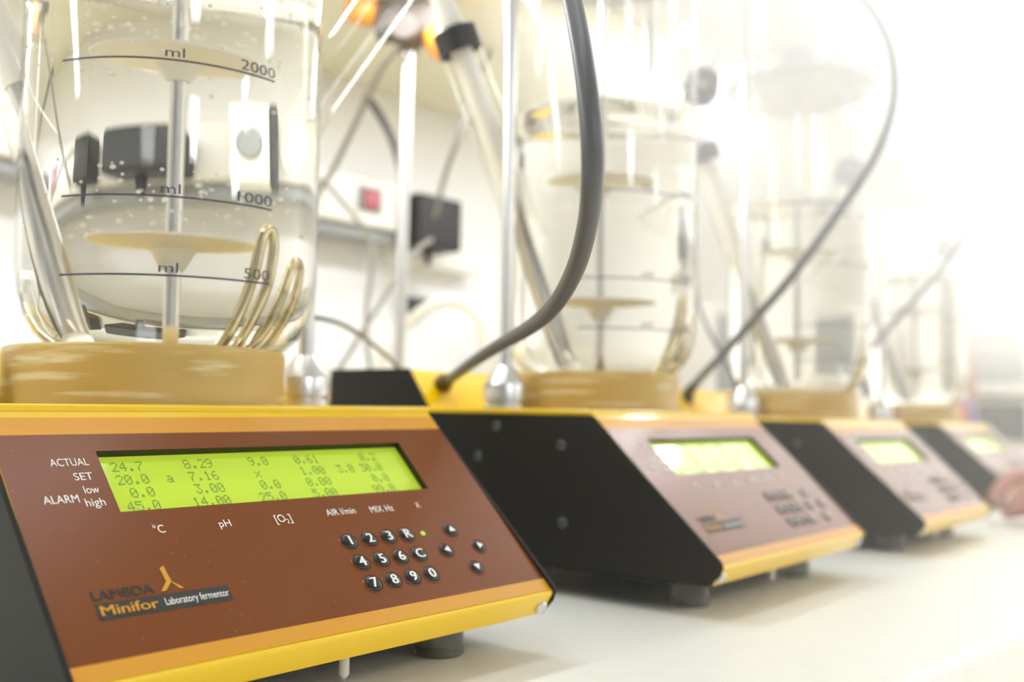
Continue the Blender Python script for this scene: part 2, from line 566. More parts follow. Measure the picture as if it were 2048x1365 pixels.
def build_fermentor():
    root = empty('fermentor')
    # yellow sheet-metal housing
    bm = bmesh.new()
    x0, x1 = 0.002, 0.218
    panel_faces(bm, [x0, LCD_U[0], LCD_U[1], x1], [0.0008, LCD_S[0], LCD_S[1], 0.1185], 0.0, in_lcd)
    # nose: rounded fold, lip, bottom, back, riser
    prof = []
    lip = Vector((0, VB, ZB)) - Vector((0, 0, ZN))
    p0 = pt(0, 0.0030); p1 = pt(0, 0.0008)
    pn = Vector((0, 0, ZN)); dl = (Vector((0, VB, ZB)) - pn).normalized()
    q0 = pn + dl * 0.0022
    strip = [pt(0, 0.0008)]
    for k in range(1, 5):
        t = k / 4
        strip.append((1 - t) ** 2 * strip[0] + 2 * t * (1 - t) * pn + t * t * q0 if k < 4 else q0)
    base = strip[0].copy()
    strip = [base] + [(1 - t) ** 2 * base + 2 * t * (1 - t) * pn + t * t * q0 for t in (0.25, 0.5, 0.75, 1.0)]
    strip += [Vector((0, VB, ZB)), Vector((0, 0.05, 0.0175)), Vector((0, VK - 0.002, ZB)), Vector((0, VK - 0.002, ZR - 0.001)), Vector((0, VR, ZR - 0.001)), Vector((0, VD + 0.0012, ZT - 0.0015))]
    A = [bm.verts.new((x0, v.y, v.z)) for v in strip]
    B = [bm.verts.new((x1, v.y, v.z)) for v in strip]
    for k in range(len(strip) - 1):
        f = bm.faces.new((A[k], B[k], B[k + 1], A[k + 1]))
        f.smooth = k < 4
    obj('housing', bm, M['yellow'], root)
    # deck plate with the rounded front edge
    bm = bmesh.new(); box(bm, (0.0, VP - 0.0030, ZT - 0.0036), (WID, VD + 0.001, ZT), 0.0012, 3)
    obj('deck', bm, M['yellow'], root, False)
    # side panels
    out = [(VB + 0.001, ZB - 0.0005), (0.0012, ZN - 0.004), (-0.0006, ZN + 0.0003), (0.0006, ZN + 0.0035), (VP - 0.0028, ZT - 0.0037), (VD + 0.0008, ZT - 0.0037), (VD + 0.0008, ZT), (VR - 0.0008, ZR), (VK, ZR), (VK, ZB - 0.0005)]
    for xa, xb in ((0.0, 0.002), (WID - 0.002, WID)):
        bm = bmesh.new(); extrude_x(bm, out, xa, xb, 0.0004)
        sp = obj('side_panel', bm, M['black'], root)
        xs, sg = (xa, -1) if xa == 0 else (xb, 1)
        for v, z in ((0.108, 0.0905), (0.106, 0.0435), (0.160, 0.101), (0.1755, 0.081)):
            bm = bmesh.new()
            lathe(bm, [(0.0014, 0.0004), (0.0015, 0.0012), (0.0026, 0.0013), (0.0031, 0.0008), (0.0032, -0.0002)], 20, (xs, v, z), (sg, 0, 0))
            lathe(bm, [(0.0, 0.0004), (0.0014, 0.0004)], 20, (xs, v, z), (sg, 0, 0), 1)
            obj('screw', bm, [M['screw_zinc'], M['black']], sp, True)
    # nose screws
    for u in (0.0075, WID - 0.006):
        bm = bmesh.new(); c = (Vector((u, VB, ZB)) * 0.62 + Vector((u, 0, ZN)) * 0.38)
        ax = Vector((0, -(ZN - ZB), -VB)).normalized()
        lathe(bm, [(0.0, 0.0016), (0.0026, 0.0016), (0.0034, 0.0008), (0.0035, -0.0005)], 20, c, ax)
        obj('nose_screw', bm, M['steel'], root, True)
    # printed control panel: brown field between two orange bands
    bm = bmesh.new()
    panel_faces(bm, [0.0022, LCD_U[0], LCD_U[1], 0.2178], [0.0016, 0.0081, LCD_S[0], LCD_S[1], 0.1060, 0.1150], 0.0003, in_lcd, lambda s: 1 if (s < 0.0081 or s > 0.106) else 0)
    cp = obj('control_panel', bm, [M['brown'], M['orange']], root)
    # display: black recess walls, green screen, dot-matrix figures
    D = -0.0031
    bm = bmesh.new()
    cs = [(LCD_U[0], LCD_S[0]), (LCD_U[1], LCD_S[0]), (LCD_U[1], LCD_S[1]), (LCD_U[0], LCD_S[1])]
    for k in range(4):
        a, b = cs[k], cs[(k + 1) % 4]
        bm.faces.new([bm.verts.new(pt(*a, 0.0002)), bm.verts.new(pt(*b, 0.0002)), bm.verts.new(pt(*b, D - 0.0005)), bm.verts.new(pt(*a, D - 0.0005))])
    obj('display_frame', bm, M['lcd_frame'], cp)
    bm = bmesh.new()
    panel_faces(bm, [LCD_U[0] - 0.001, LCD_U[1] + 0.001], [LCD_S[0] - 0.001, LCD_S[1] + 0.001], D)
    scr = obj('display', bm, M['lcd'], cp)
    bm = bmesh.new()
    cw, px = 0.00326, 0.00056
    rowbase = [0.0892, 0.0825, 0.0759, 0.0693]
    for r, items in enumerate(LCD_ROWS):
        for col, s in items:
            for i, ch in enumerate(s):
                for y, row in enumerate(FONT57[ch]):
                    for x, on in enumerate(row):
                        if on == '1':
                            ua = 0.0423 + (col + i) * cw + x * px
                            sa = rowbase[r] + (6 - y) * 0.00070
                            bm.faces.new([bm.verts.new(pt(ua + dx * px * 0.88, sa + dy * 0.00062, D + 0.00012)) for dx, dy in ((0, 0), (1, 0), (1, 1), (0, 1))])
    obj('display_figures', bm, M['lcd_text'], scr)
    # white lettering
    H = 0.00045
    P = lambda u, s: pt(u, s, H)
    bm = bmesh.new()
    for s, a, b, base, cap in (('ACTUAL', 0.0190, 0.0327, 0.0899, 0.0036), ('SET', 0.0255, 0.0322, 0.0828, 0.0035), ('low', 0.0272, 0.0325, 0.0763, 0.0036),
                               ('ALARM', 0.0122, 0.0243, 0.0725, 0.0036), ('high', 0.0260, 0.0329, 0.0703, 0.0036), ('°C', 0.0460, 0.0501, 0.0556, 0.0036),
                               ('pH', 0.0718, 0.0767, 0.0556, 0.0034), ('[O', 0.0963, 0.1009, 0.0552, 0.0038), ('2', 0.1010, 0.1023, 0.0543, 0.0022), (']', 0.1027, 0.1038, 0.0552, 0.0038),
                               ('AIR l/min', 0.1214, 0.1364, 0.0561, 0.0034), ('MIX', 0.1444, 0.1512, 0.0556, 0.0034), ('Hz', 0.1528, 0.1571, 0.0556, 0.0034), ('X', 0.1706, 0.1729, 0.0560, 0.0030)):
        put_text(bm, s, a, b, base, cap, P)
    obj('lettering', bm, M['white_print'], cp)
    # badge
    bm = bmesh.new()
    bm.faces.new([bm.verts.new(pt(u, s, 0.0004)) for u, s in ((0.0162, 0.0228), (0.0638, 0.0229), (0.0638, 0.0296), (0.0162, 0.0294))])
    for d in (0.0, 0.00014, 0.00028):
        put_text(bm, 'LAMBDA', 0.0162 + d, 0.0370 + d, 0.0307, 0.0037, lambda u, s: pt(u, s, 0.00045 + d * 0.3))
    quad = lambda pts, h, mi: setattr(bm.faces.new([bm.verts.new(pt(u, s, h)) for u, s in pts]), 'material_index', mi)
    for dx, h, mi in ((0.0004, 0.0004, 0), (0.0, 0.0005, 1)):
        quad([(0.0421 + dx, 0.0402), (0.0438 + dx, 0.0412), (0.0444 + dx, 0.0343), (0.0425 + dx, 0.0345)], h, mi)
        quad([(0.0425 + dx, 0.0345), (0.0444 + dx, 0.0343), (0.0412 + dx, 0.0307), (0.0394 + dx, 0.0307)], h, mi)
        quad([(0.0442 + dx, 0.0339), (0.0446 + dx, 0.0345 if mi == 0 else 0.0341), (0.0478 + dx, 0.0309), (0.0463 + dx, 0.0308)], h, mi)
    for d in (0.0, 0.00012, 0.00024):
        put_text(bm, 'Minifor', 0.0174 + d, 0.0366 + d, 0.0244, 0.0038, lambda u, s: pt(u, s, 0.0006 + d * 0.3), 0.0, 1)
    put_text(bm, 'Laboratory fermentor', 0.0393, 0.0629, 0.0249, 0.0029, lambda u, s: pt(u, s, 0.0006), 0.0, 2)
    obj('badge', bm, [M['dark_print'], M['orange'], M['white_print']], cp)
    # keys
    rows = [('123R', 0.0418), ('456C', 0.0308), ('7890', 0.0201)]
    keys = [(ch, 0.1247 + k * 0.01032, s, 0.0037) for row, s in rows for k, ch in enumerate(row)]
    keys += [('up', 0.1814, 0.0414, 0.0034), ('right', 0.1919, 0.0307, 0.0034), ('left', 0.1717, 0.0308, 0.0034), ('down', 0.1823, 0.0197, 0.0034)]
    for ch, u, s, r in keys:
        bm = bmesh.new()
        lathe(bm, [(0.0, 0.0009), (r * 0.6, 0.0009), (r * 0.88, 0.0007), (r, 0.0003), (r * 1.01, -0.0002)], 32, pt(u, s, 0.0003), EN)
        k = obj('key', bm, M['key'], cp, True)
        bm = bmesh.new()
        lathe(bm, [(r * 1.04, 0.0001), (r * 1.10, 0.0004), (r * 1.2, 0.0004), (r * 1.28, 0.0)], 32, pt(u, s, 0.0003), EN)
        obj('key_rim', bm, M['brown'], k, True)
        bm = bmesh.new()
        Q = lambda a, b: pt(a, b, 0.0014)
        if len(ch) == 1:
            key_text(bm, ch, u, s - 0.0022, 0.0045, Q)
        else:
            tri = {'up': ((-1, -0.7), (1, -0.7), (0, 1)), 'down': ((-1, 0.7), (0, -1), (1, 0.7)), 'left': ((-1, 0), (0.7, -1), (0.7, 1)), 'right': ((1, 0), (-0.7, 1), (-0.7, -1))}[ch]
            bm.faces.new([bm.verts.new(Q(u + a * 0.0018, s + b * 0.0018)) for a, b in tri])
        obj('key_symbol', bm, M['white_print'], k)
    bm = bmesh.new(); lathe(bm, [(0.0, 0.0010), (0.0006, 0.0008), (0.0012, 0.0003), (0.0012, 0)], 20, pt(0.1647, 0.0414, 0.0003), EN)
    obj('indicator_lamp', bm, M['led'], cp, True)
    bm = bmesh.new(); box(bm, (0.003, 0.030, 0.0150), (0.217, VK - 0.003, 0.0174), 0.0008); obj('base_plate', bm, M['black'], root)  # black plate added beneath the housing to deepen the shade in the gap
    # feet and locating pin
    for u, v in ((0.036, 0.039), (0.184, 0.039), (0.036, 0.290), (0.184, 0.290)):
        bm = bmesh.new()
        lathe(bm, [(0.0, 0.0), (0.0105, 0.0), (0.0115, 0.001), (0.0108, 0.012), (0.0098, 0.0195), (0.0, 0.0195)], 32)
        ft = obj('foot', bm, M['rubber'], root, True, (u, v, 0))
    bm = bmesh.new(); lathe(bm, [(0.0, 0.0030), (0.0021, 0.0060), (0.0021, 0.0180), (0.0, 0.0180)], 20, (0.1200, 0.026, 0))
    obj('locating_pin', bm, M['white_plastic'], root, True)
    # amber ring seat for the vessel
    bm = bmesh.new()
    lathe(bm, [(0.0, ZT), (0.0645, ZT), (0.0641, ZT + 0.004), (0.0636, ZT + 0.012), (0.0641, ZT + 0.022), (0.0637, ZT + 0.0252), (0.0620, ZT + 0.0262), (0.0560, ZT + 0.0245), (0.045, ZT + 0.0205), (0.0, ZT + 0.0185)], 72, (0.1005, 0.157, 0))
    obj('vessel_seat', bm, M['tan'], root, True)
    # posts in conical sockets
    for u in (0.0195, 0.2005):
        v = 0.170
        bm = bmesh.new()
        lathe(bm, [(0.0, ZT), (0.0143, ZT), (0.0143, ZT + 0.0035), (0.0125, ZT + 0.0040), (0.0125, ZT + 0.0050), (0.0146, ZT + 0.0056), (0.0146, ZT + 0.0158), (0.0142, ZT + 0.0166), (0.0064, ZT + 0.0276), (0.0056, ZT + 0.0284), (0.0, ZT + 0.0284)], 40, (u, v, 0))
        sk = obj('post_socket', bm, M['steel'], root)
        bm = bmesh.new(); lathe(bm, [(0.0, 0.0002), (0.0016, 0.0003), (0.0017, -0.001)], 14, (u + 0.0142, v - 0.003, ZT + 0.0095), (0.97, -0.24, 0))
        obj('set_screw', bm, M['blackplastic'], sk, True)
        bm = bmesh.new(); lathe(bm, [(0.0, ZT + 0.027), (0.0045, ZT + 0.027), (0.0045, 0.56), (0.0038, 0.562), (0.0, 0.562)], 24, (u, v, 0))
        obj('post', bm, M['steel'], root, True)
    # cable gland on the riser
    ax = Vector((0, -(ZR - ZT), VR - VD)).normalized()
    c = Vector((0.0285, VD + 0.0135, ZT + 0.0171))
    bm = bmesh.new(); lathe(bm, [(0.0, 0.006), (0.0045, 0.006), (0.0062, 0.004), (0.0068, 0.0), (0.0068, -0.002), (0.0, -0.002)], 28, c, ax)
    obj('cable_gland', bm, M['blackplastic'], root, True)
    return root


# ------------------------------------------------------------------ glass vessel (origin on the fermentor's frame)
VC = Vector((0.11, 0.155, 0))
GR = 0.070
LEVEL = 0.325
BODY = [(0.0, 0.1315), (0.025, 0.1325), (0.042, 0.1350), (0.0545, 0.1395), (0.0610, 0.1455), (0.0655, 0.1535), (0.0685, 0.1635), (0.0698, 0.1740), (0.070, 0.184)]


def arc_text(bm, s, az0, az1, base, cap, R):
    put_text(bm, s, math.radians(az0), math.radians(az1), base, cap, lambda a, z: VC + Vector((R * math.cos(a), R * math.sin(a), z)), 0.0)


def build_vessel():
    root = empty('glass_vessel')
    bm = bmesh.new()
    lathe(bm, BODY + [(GR, 0.190), (GR, 0.25), (GR, 0.43), (GR, 0.44), (0.073, 0.444), (0.073, 0.450), (0.067, 0.450), (0.067, 0.44)], 96, VC)
    obj('glass_wall', bm, M['glass'], root, True)
    # printed volume scale
    R = GR + 0.00012
    for z, txt in ((0.2605, '2000'), (0.2010, '1000'), (0.1672, '500')):
        bm = bmesh.new()
        pr = []
        n = 40
        RR = R if z > 0.184 else 0.0695
        a0, a1 = (-160.5 if z > .24 else -158.5), -81.5
        for k in range(n + 1):
            a = math.radians(a0 + (a1 - a0) * k / n)
            pr.append([bm.verts.new(VC + Vector((RR * math.cos(a), RR * math.sin(a), z + d))) for d in (-0.00042, 0.00042)])
        for p, q in zip(pr, pr[1:]):
            bm.faces.new((p[0], q[0], q[1], p[1]))
        arc_text(bm, 'ml', -122.5, -116, z + 0.0013, 0.0042, RR)
        arc_text(bm, txt, -96.0 if len(txt) == 4 else -92.5, -81.5, z + 0.0013, 0.0046, RR)
        obj('scale_mark', bm, M['mark'], root)
    # vibrating mixer: shaft and two conical discs
    bm = bmesh.new(); lathe(bm, [(0.0, 0.160), (0.0030, 0.160), (0.0030, 0.46), (0.0, 0.46)], 24, VC)
    sh = obj('mixer_shaft', bm, M['steel'], root, True)
    for z in (0.1900, 0.2790):
        bm = bmesh.new(); lathe(bm, [(0.0, z - 0.011), (0.0045, z - 0.011), (0.0085, z - 0.003), (0.030, z), (0.0305, z + 0.0012), (0.008, z + 0.0022), (0.0, z + 0.0022)], 48, VC)
        obj('mixer_disc', bm, M['cream_silicone'], sh, True)
    # gas loop (bent tube)
    bm = bmesh.new()
    def cyp(az, r, z): return VC + Vector((r * math.cos(math.radians(az)), r * math.sin(math.radians(az)), z))
    L = [cyp(-88, 0.030, 0.137), cyp(-84, 0.043, 0.150), cyp(-78, 0.049, 0.170), cyp(-75, 0.051, 0.186), cyp(-73, 0.0515, 0.1925), cyp(-70, 0.0515, 0.1950), cyp(-67, 0.0515, 0.1925), cyp(-66, 0.051, 0.184), cyp(-68, 0.049, 0.168), cyp(-72, 0.041, 0.150), cyp(-72, 0.030, 0.137)]
    tube(bm, L, 0.0025, 14, 6)
    obj('gas_loop', bm, M['coil'], root)
    bm = bmesh.new()
    tube(bm, [cyp(-66, 0.030, 0.137), cyp(-62, 0.045, 0.150), cyp(-58, 0.051, 0.166), cyp(-55, 0.053, 0.176), cyp(-52, 0.053, 0.181), cyp(-48, 0.053, 0.183), cyp(-44, 0.053, 0.180), cyp(-42, 0.050, 0.168), cyp(-44, 0.041, 0.150), cyp(-46, 0.028, 0.137)], 0.0025, 14, 6)
    obj('gas_loop', bm, M['coil'], root)
    # side necks
    for nm, a, b, r in (('left', cyp(152, 0.052, 0.222), cyp(152, 0.113, 0.364), 0.0140), ('right', cyp(2, 0.056, 0.245), cyp(2, 0.158, 0.395), 0.0140)):
        d = (b - a); L = d.length
        bm = bmesh.new(); lathe(bm, [(r * 1.25, 0.010), (r * 1.05, 0.03), (r, 0.045), (r, L)], 40, a, d)
        nk = obj('side_neck', bm, M['glass'], root, True)
        bm = bmesh.new()
        pr = [(0.0, L + 0.0165), (r * 0.95, L + 0.0165), (r * 1.14, L + 0.015), (r * 1.14, L - 0.0012), (r * 1.02, L - 0.0012)]
        lathe(bm, pr, 40, a, d)
        obj('screw_cap', bm, M['blackplastic'], nk, True)
        bm = bmesh.new()
        dn = d.normalized()
        if nm == 'left':
            tube(bm, [a + dn * (0.045), a + dn * (L + 0.14)], 0.0082, 24, 1)
            obj('probe_head', bm, M['white_plastic'], nk)
            bm = bmesh.new(); e = cyp(-172, 0.046, 0.145)
            tube(bm, [a + dn * 0.046, a + dn * 0.02, e], 0.0074, 24, 1)
            obj('probe', bm, M['steel'], root)
        else:
            tube(bm, [a + dn * (L + 0.012), a + dn * (L + 0.06)], 0.006, 20, 1)
            obj('probe_head', bm, M['steel'], nk)
    # lid and motor
    bm = bmesh.new(); lathe(bm, [(0.0, 0.450), (0.078, 0.450), (0.079, 0.452), (0.079, 0.468), (0.077, 0.470), (0.0, 0.470)], 64, VC)
    obj('lid', bm, M['steel'], root)
    bm = bmesh.new(); lathe(bm, [(0.0, 0.470), (0.030, 0.470), (0.032, 0.474), (0.032, 0.560), (0.028, 0.566), (0.0, 0.566)], 48, VC)
    obj('mixer_motor', bm, M['white_plastic'], root, True)
    return root


def build_liquid(seed):
    bm = bmesh.new()
    s = 0.99
    prof = [(r * s, h + 0.0007) for r, h in BODY] + [(GR * s, 0.190), (GR * s, 0.25), (GR * s, LEVEL - 0.006), (GR * s, LEVEL - 0.0012), (GR * s - 0.0004, LEVEL - 0.0003), (GR * s - 0.0015, LEVEL), (GR * s - 0.004, LEVEL)] + [(GR * s * k, LEVEL + 0.0015 * math.sin(seed + 9 * k) * k * (1 - k) * 4) for k in (0.85, 0.7, 0.5, 0.3)] + [(0.0, LEVEL)]
    lathe(bm, prof, 96, VC)
    o = obj('liquid', bm, M['liquid'], None, True)
    return o


def copy_tree(o, parent=None):
    c = o.copy(); C.objects.link(c)
    if parent:
        c.parent = parent
    for ch in list(o.children):
        copy_tree(ch, c)
    return c


FERM = ['dark panelled tabletop fermentor with large readable green display and numeric keypad, nearest the camera',
        'fermentor with black screwed side plate and white glare on its display, behind the nearest',
        'hazy fermentor between the one with the glare on its display and the farthest one',
        'farthest and palest fermentor at the right edge, beside the hand']
VESS = ['large glass vessel with printed 500, 1000 and 2000 ml marks close up at left',
        'glass vessel behind the thick black cable, standing on the fermentor with display glare',
        'pale glass vessel in the haze crossed by the second black cable',
        'farthest glass vessel, almost white, at the far end of the row']
LIQ = ['clear liquid in the closest glass vessel around the mixer discs and bent loop',
       'clear liquid with visible surface in the vessel behind the thick black cable',
       'clear liquid in the third vessel crossed by the thinner black cable',
       'clear liquid in the farthest whitish vessel']
f0 = build_fermentor()
v0 = build_vessel()
ferms = [f0] + [copy_tree(f0) for k in range(3)]
vess = [v0] + [copy_tree(v0) for k in range(3)]
for k in range(4):
    ferms[k].matrix_world = UM[k]
    tag(ferms[k], FERM[k], 'fermentor', 'row of fermentors on the bench')
    vess[k].matrix_world = UM[k]
    tag(vess[k], VESS[k], 'vessel', 'glass vessels on the fermentors')
    lq = build_liquid(k)
    lq.matrix_world = UM[k]
    tag(lq, LIQ[k], 'liquid', 'liquid in the glass vessels', 'stuff')
    for ch in ferms[k].children:
        if ch.name.startswith('foot'):
            b = UM[k] @ Vector((ch.location.x, ch.location.y, 0))
            ch.location.z = -b.z + 0.0002

# rising gas bubbles around the mixer discs of the nearest vessel
bm = bmesh.new()
for k in range(260):
    a, q = rnd.uniform(0, 2 * PI), 0.052 * math.sqrt(rnd.random())
    z = rnd.choice((rnd.uniform(0.266, 0.318), rnd.uniform(0.284, 0.318), rnd.uniform(0.194, 0.224)))
    if abs(q) < 0.006:
        continue
    bmesh.ops.create_icosphere(bm, subdivisions=2, radius=rnd.uniform(0.0004, 0.0012), matrix=Matrix.Translation(VC + Vector((q * math.cos(a), q * math.sin(a), z))))
bb = obj('bubbles', bm, M['bubble'], None, True)
bb.matrix_world = UM[0]
tag(bb, 'swarm of tiny gas bubbles in the liquid of the nearest glass vessel', 'bubbles', None, 'stuff')

# ------------------------------------------------------------------ black cables plugged into the risers
def cable(name, pts, r, m, label, cat='cable', group=None, plugs=None, sub=8):
    root = empty(name)
    root.location = pts[0]
    o = Vector(pts[0])
    bm = bmesh.new(); tube(bm, [Vector(p) - o for p in pts], r, 16, sub)
    obj('cable_sheath' if cat == 'cable' else 'hose_wall', bm, m, root)
    if plugs:
        d = (Vector(pts[1]) - o).normalized()
        bm = bmesh.new(); tube(bm, [d * -0.001, d * 0.012, d * 0.024], lambda t: plugs * (1.0 - 0.45 * t), 18, 4)
        obj('plug', bm, M['blackplastic'], root)
    tag(root, label, cat, group)
    return root


G = 'black cables looping up from the fermentors'
cable('cable', [(-0.0494, 0.6923, 0.1313), (-0.0406, 0.6649, 0.1350), (-0.0228, 0.5991, 0.1428), (-0.0067, 0.5385, 0.1485), (0.0087, 0.4680, 0.1520), (0.0182, 0.4124, 0.1566), (0.0237, 0.3666, 0.1649), (0.0255, 0.3307, 0.1751), (0.0252, 0.3099, 0.1842), (0.0246, 0.3039, 0.1958), (0.0234, 0.3075, 0.2135), (0.0218, 0.3208, 0.2355), (0.0203, 0.3487, 0.2639), (0.0183, 0.3766, 0.2909), (0.015, 0.42, 0.34)],
      0.0037, M['cable'], 'thick black cable sweeping up in the foreground from a yellow riser', 'cable', G, 0.0062)
cable('cable', [(0.1765, 0.9618, 0.1355), (0.1817, 0.9398, 0.1472), (0.1946, 0.8981, 0.1678), (0.2122, 0.8557, 0.1954), (0.2301, 0.8236, 0.2212), (0.2492, 0.8011, 0.2512), (0.2704, 0.7884, 0.2850), (0.2926, 0.7857, 0.3186), (0.3112, 0.7929, 0.3542), (0.3256, 0.8096, 0.3956), (0.3326, 0.8359, 0.4437), (0.3335, 0.8723, 0.4894), (0.3284, 0.9092, 0.5303)],
      0.0037, M['cable'], 'black cable rising diagonally across the third glass vessel', 'cable', G, 0.0062)
cable('cable', [(0.5269, 1.4310, 0.1517), (0.5180, 1.4075, 0.1948), (0.5130, 1.3759, 0.2145), (0.5350, 1.3222, 0.2582), (0.5692, 1.2882, 0.3074), (0.6007, 1.2742, 0.3566), (0.6267, 1.2800, 0.4094), (0.6354, 1.2861, 0.4592), (0.6303, 1.3013, 0.5194), (0.6119, 1.3271, 0.5738), (0.5929, 1.3632, 0.6231), (0.5828, 1.3901, 0.6633)],
      0.0040, M['cable'], 'pale hazy cable bowing over the farthest glass vessel', 'cable', G, 0.0062)

# ------------------------------------------------------------------ behind the row
cable('cable', [(-0.1278, 0.5276, 0.1592), (-0.1257, 0.5673, 0.1645), (-0.1238, 0.6170, 0.1694), (-0.1181, 0.6771, 0.1704), (-0.1061, 0.7179, 0.1622), (-0.0960, 0.7438, 0.1528), (-0.0879, 0.7596, 0.1432), (-0.0828, 0.7706, 0.1307)],
      0.0016, M['cable'], 'thin black cable arching from behind the nearest vessel onto a black side plate')
cable('cable', [(-0.0903, 1.0380, 0.2997), (-0.0998, 0.9894, 0.2800), (-0.1189, 0.9622, 0.2443), (-0.1404, 0.9455, 0.2017), (-0.1579, 0.9381, 0.1688), (-0.1665, 0.9295, 0.1511), (-0.1747, 0.9314, 0.1269), (-0.176, 0.945, 0.004)],
      0.0027, M['cable_grey'], 'grey cable hanging down from the black plug box to the bench')
cable('cable', [(-0.0884, 1.0655, 0.3318), (-0.0792, 1.0141, 0.3472), (-0.0686, 0.9725, 0.3659), (-0.0590, 0.9510, 0.3834), (-0.0515, 0.9488, 0.4112), (-0.0424, 0.9562, 0.4449), (-0.03, 1.0, 0.495)],
      0.0028, M['cable_grey'], 'grey cable climbing from the black plug box to the cupboard')
cable('cable', [(-0.2232, 0.9832, 0.3580), (-0.1944, 0.9842, 0.3445), (-0.1759, 0.9858, 0.3252), (-0.1573, 0.9876, 0.3022), (-0.1470, 0.9895, 0.2791), (-0.1480, 0.9920, 0.2481), (-0.1516, 0.9945, 0.2170), (-0.1510, 0.9969, 0.1859), (-0.1468, 0.9994, 0.1549), (-0.1437, 1.0019, 0.1239), (-0.144, 1.005, 0.004)],
      0.0026, M['cable_grey'], 'pale grey cable running down in front of the white socket strip')
cable('cable', [(-0.1048, 0.8363, 0.4380), (-0.1229, 0.8574, 0.4249), (-0.1422, 0.8987, 0.4105), (-0.1652, 0.9408, 0.3861), (-0.1921, 0.9833, 0.3559), (-0.2217, 1.0060, 0.3235)],
      0.0030, M['cable_grey'], 'light grey cable slanting down left from the stand clamp')
cable('cable', [(-0.150, 0.935, 0.421), (-0.1433, 0.9284, 0.4155), (-0.1303, 0.9200, 0.3955), (-0.1176, 0.9019, 0.3705), (-0.1076, 0.8842, 0.3416), (-0.1035, 0.8760, 0.3184)],
      0.0042, M['cable'], 'short thick dark cable bending towards the steel stand rod')
cable('hose', [(-0.1365, 0.9992, 0.004), (-0.1365, 0.9992, 0.1577), (-0.1239, 0.9977, 0.1761), (-0.1088, 0.9956, 0.2022), (-0.0909, 0.9942, 0.2196), (-0.0677, 0.9936, 0.2273), (-0.0469, 0.9940, 0.2230), (-0.0347, 0.9951, 0.2087), (-0.0300, 0.9972, 0.1829), (-0.0273, 1.0001, 0.1468), (-0.027, 1.0, 0.006)],
      0.0055, M['hose'], 'looped white hose standing on the bench left of the second vessel', 'hose')
cable('cable', [(0.1850, 0.9861, 0.3214), (0.1884, 0.9898, 0.2749), (0.1868, 0.9729, 0.2361), (0.1900, 0.9452, 0.2053), (0.2010, 0.9276, 0.1746), (0.2127, 0.9197, 0.1480), (0.2187, 0.9212, 0.1160)],
      0.0018, M['cable'], 'thin dark lead dropping between the second and third glass vessels')
cable('cable', [(0.7107, 1.5009, 0.1567), (0.7041, 1.4532, 0.1254), (0.7107, 1.4255, 0.0960), (0.7162, 1.3873, 0.0718), (0.7184, 1.3392, 0.0461), (0.72, 1.30, 0.003)],
      0.0014, M['cable_grey'], 'thin wire trailing down past the right side of the farthest fermentor')

# steel stand with clamp
st = empty('lab_stand', Matrix.Translation((-0.1008, 0.8595, 0)))
tag(st, 'upright steel stand rod with grey boss clamp and orange knobs behind the row', 'stand')
bm = bmesh.new(); box(bm, (-0.05, -0.05, 0.0005), (0.05, 0.09, 0.012), 0.003); obj('base_plate', bm, M['steel_dark'], st)
bm = bmesh.new(); lathe(bm, [(0.0, 0.010), (0.0058, 0.010), (0.0058, 0.494), (0.0, 0.494)], 13); obj('rod', bm, M['steel'], st, True)
bm = bmesh.new(); box(bm, (-0.030, -0.016, 0.452), (0.034, 0.014, 0.486), 0.006, 3); lathe(bm, [(0.0, -0.02), (0.012, -0.02), (0.013, 0.02), (0.0, 0.02)], 24, (0.0, -0.014, 0.452), (0, 1, 0))
obj('clamp', bm, M['clamp_grey'], st)
for x, z, d in ((-0.040, 0.474, (-1, 0, 0.2)), (0.030, 0.446, (0.6, -0.2, -0.8))):
    bm = bmesh.new(); lathe(bm, [(0.0, -0.012), (0.010, -0.012), (0.0135, -0.006), (0.0135, 0.008), (0.010, 0.014), (0.0, 0.014)], 24, (x, -0.012, z), d)
    obj('knob', bm, M['orange_plastic'], st, True)

# white socket strip with red rocker switch on the wall
sk = empty('socket_strip', RM @ Matrix.Translation((0, 0.62, 0.319)))
tag(sk, 'white wall socket strip with one red rocker switch beside the steel rod', 'socket strip')
bm = bmesh.new(); box(bm, (-1.3, -0.055, 0.0), (0.572, -0.0005, 0.053), 0.003); obj('body', bm, M['white_plastic'], sk)
bm = bmesh.new(); box(bm, (-1.3, -0.045, -0.012), (0.572, -0.0005, -0.0002)); obj('backing', bm, M['grey_panel'], sk)
bm = bmesh.new(); box(bm, (0.514, -0.0585, 0.015), (0.546, -0.0545, 0.043), 0.002); rk = obj('switch_frame', bm, M['grey_panel'], sk)
bm = bmesh.new(); box(bm, (0.519, -0.0625, 0.018), (0.541, -0.0575, 0.040), 0.003); obj('rocker', bm, M['red'], rk)
for k, x in enumerate((0.02, 0.10, 0.16, 0.45)):
    bm = bmesh.new(); lathe(bm, [(0.0, 0.001), (0.016, 0.001), (0.018, 0.0035), (0.0215, 0.0035), (0.022, 0.0)], 32, (x, -0.0550, 0.028), (0, -1, 0))
    obj('socket', bm, M['white_plastic'], sk, True)

def plug_box(name, x, z, w, h, d, label, y0=-0.0605):
    r = empty(name, RM @ Matrix.Translation((x, 0.62 + y0, z)))
    tag(r, label, 'plug', None)
    bm = bmesh.new(); box(bm, (-w / 2, -d, -h / 2), (w / 2, 0, h / 2), 0.005, 3); obj('case', bm, M['blackplastic'], r)
    bm = bmesh.new(); tube(bm, [(0, -d * 0.5, -h / 2 + 0.001), (0, -d * 0.5, -h / 2 - 0.018)], lambda t: 0.005 - 0.002 * t, 14, 2); obj('strain_relief', bm, M['blackplastic'], r)
    return r

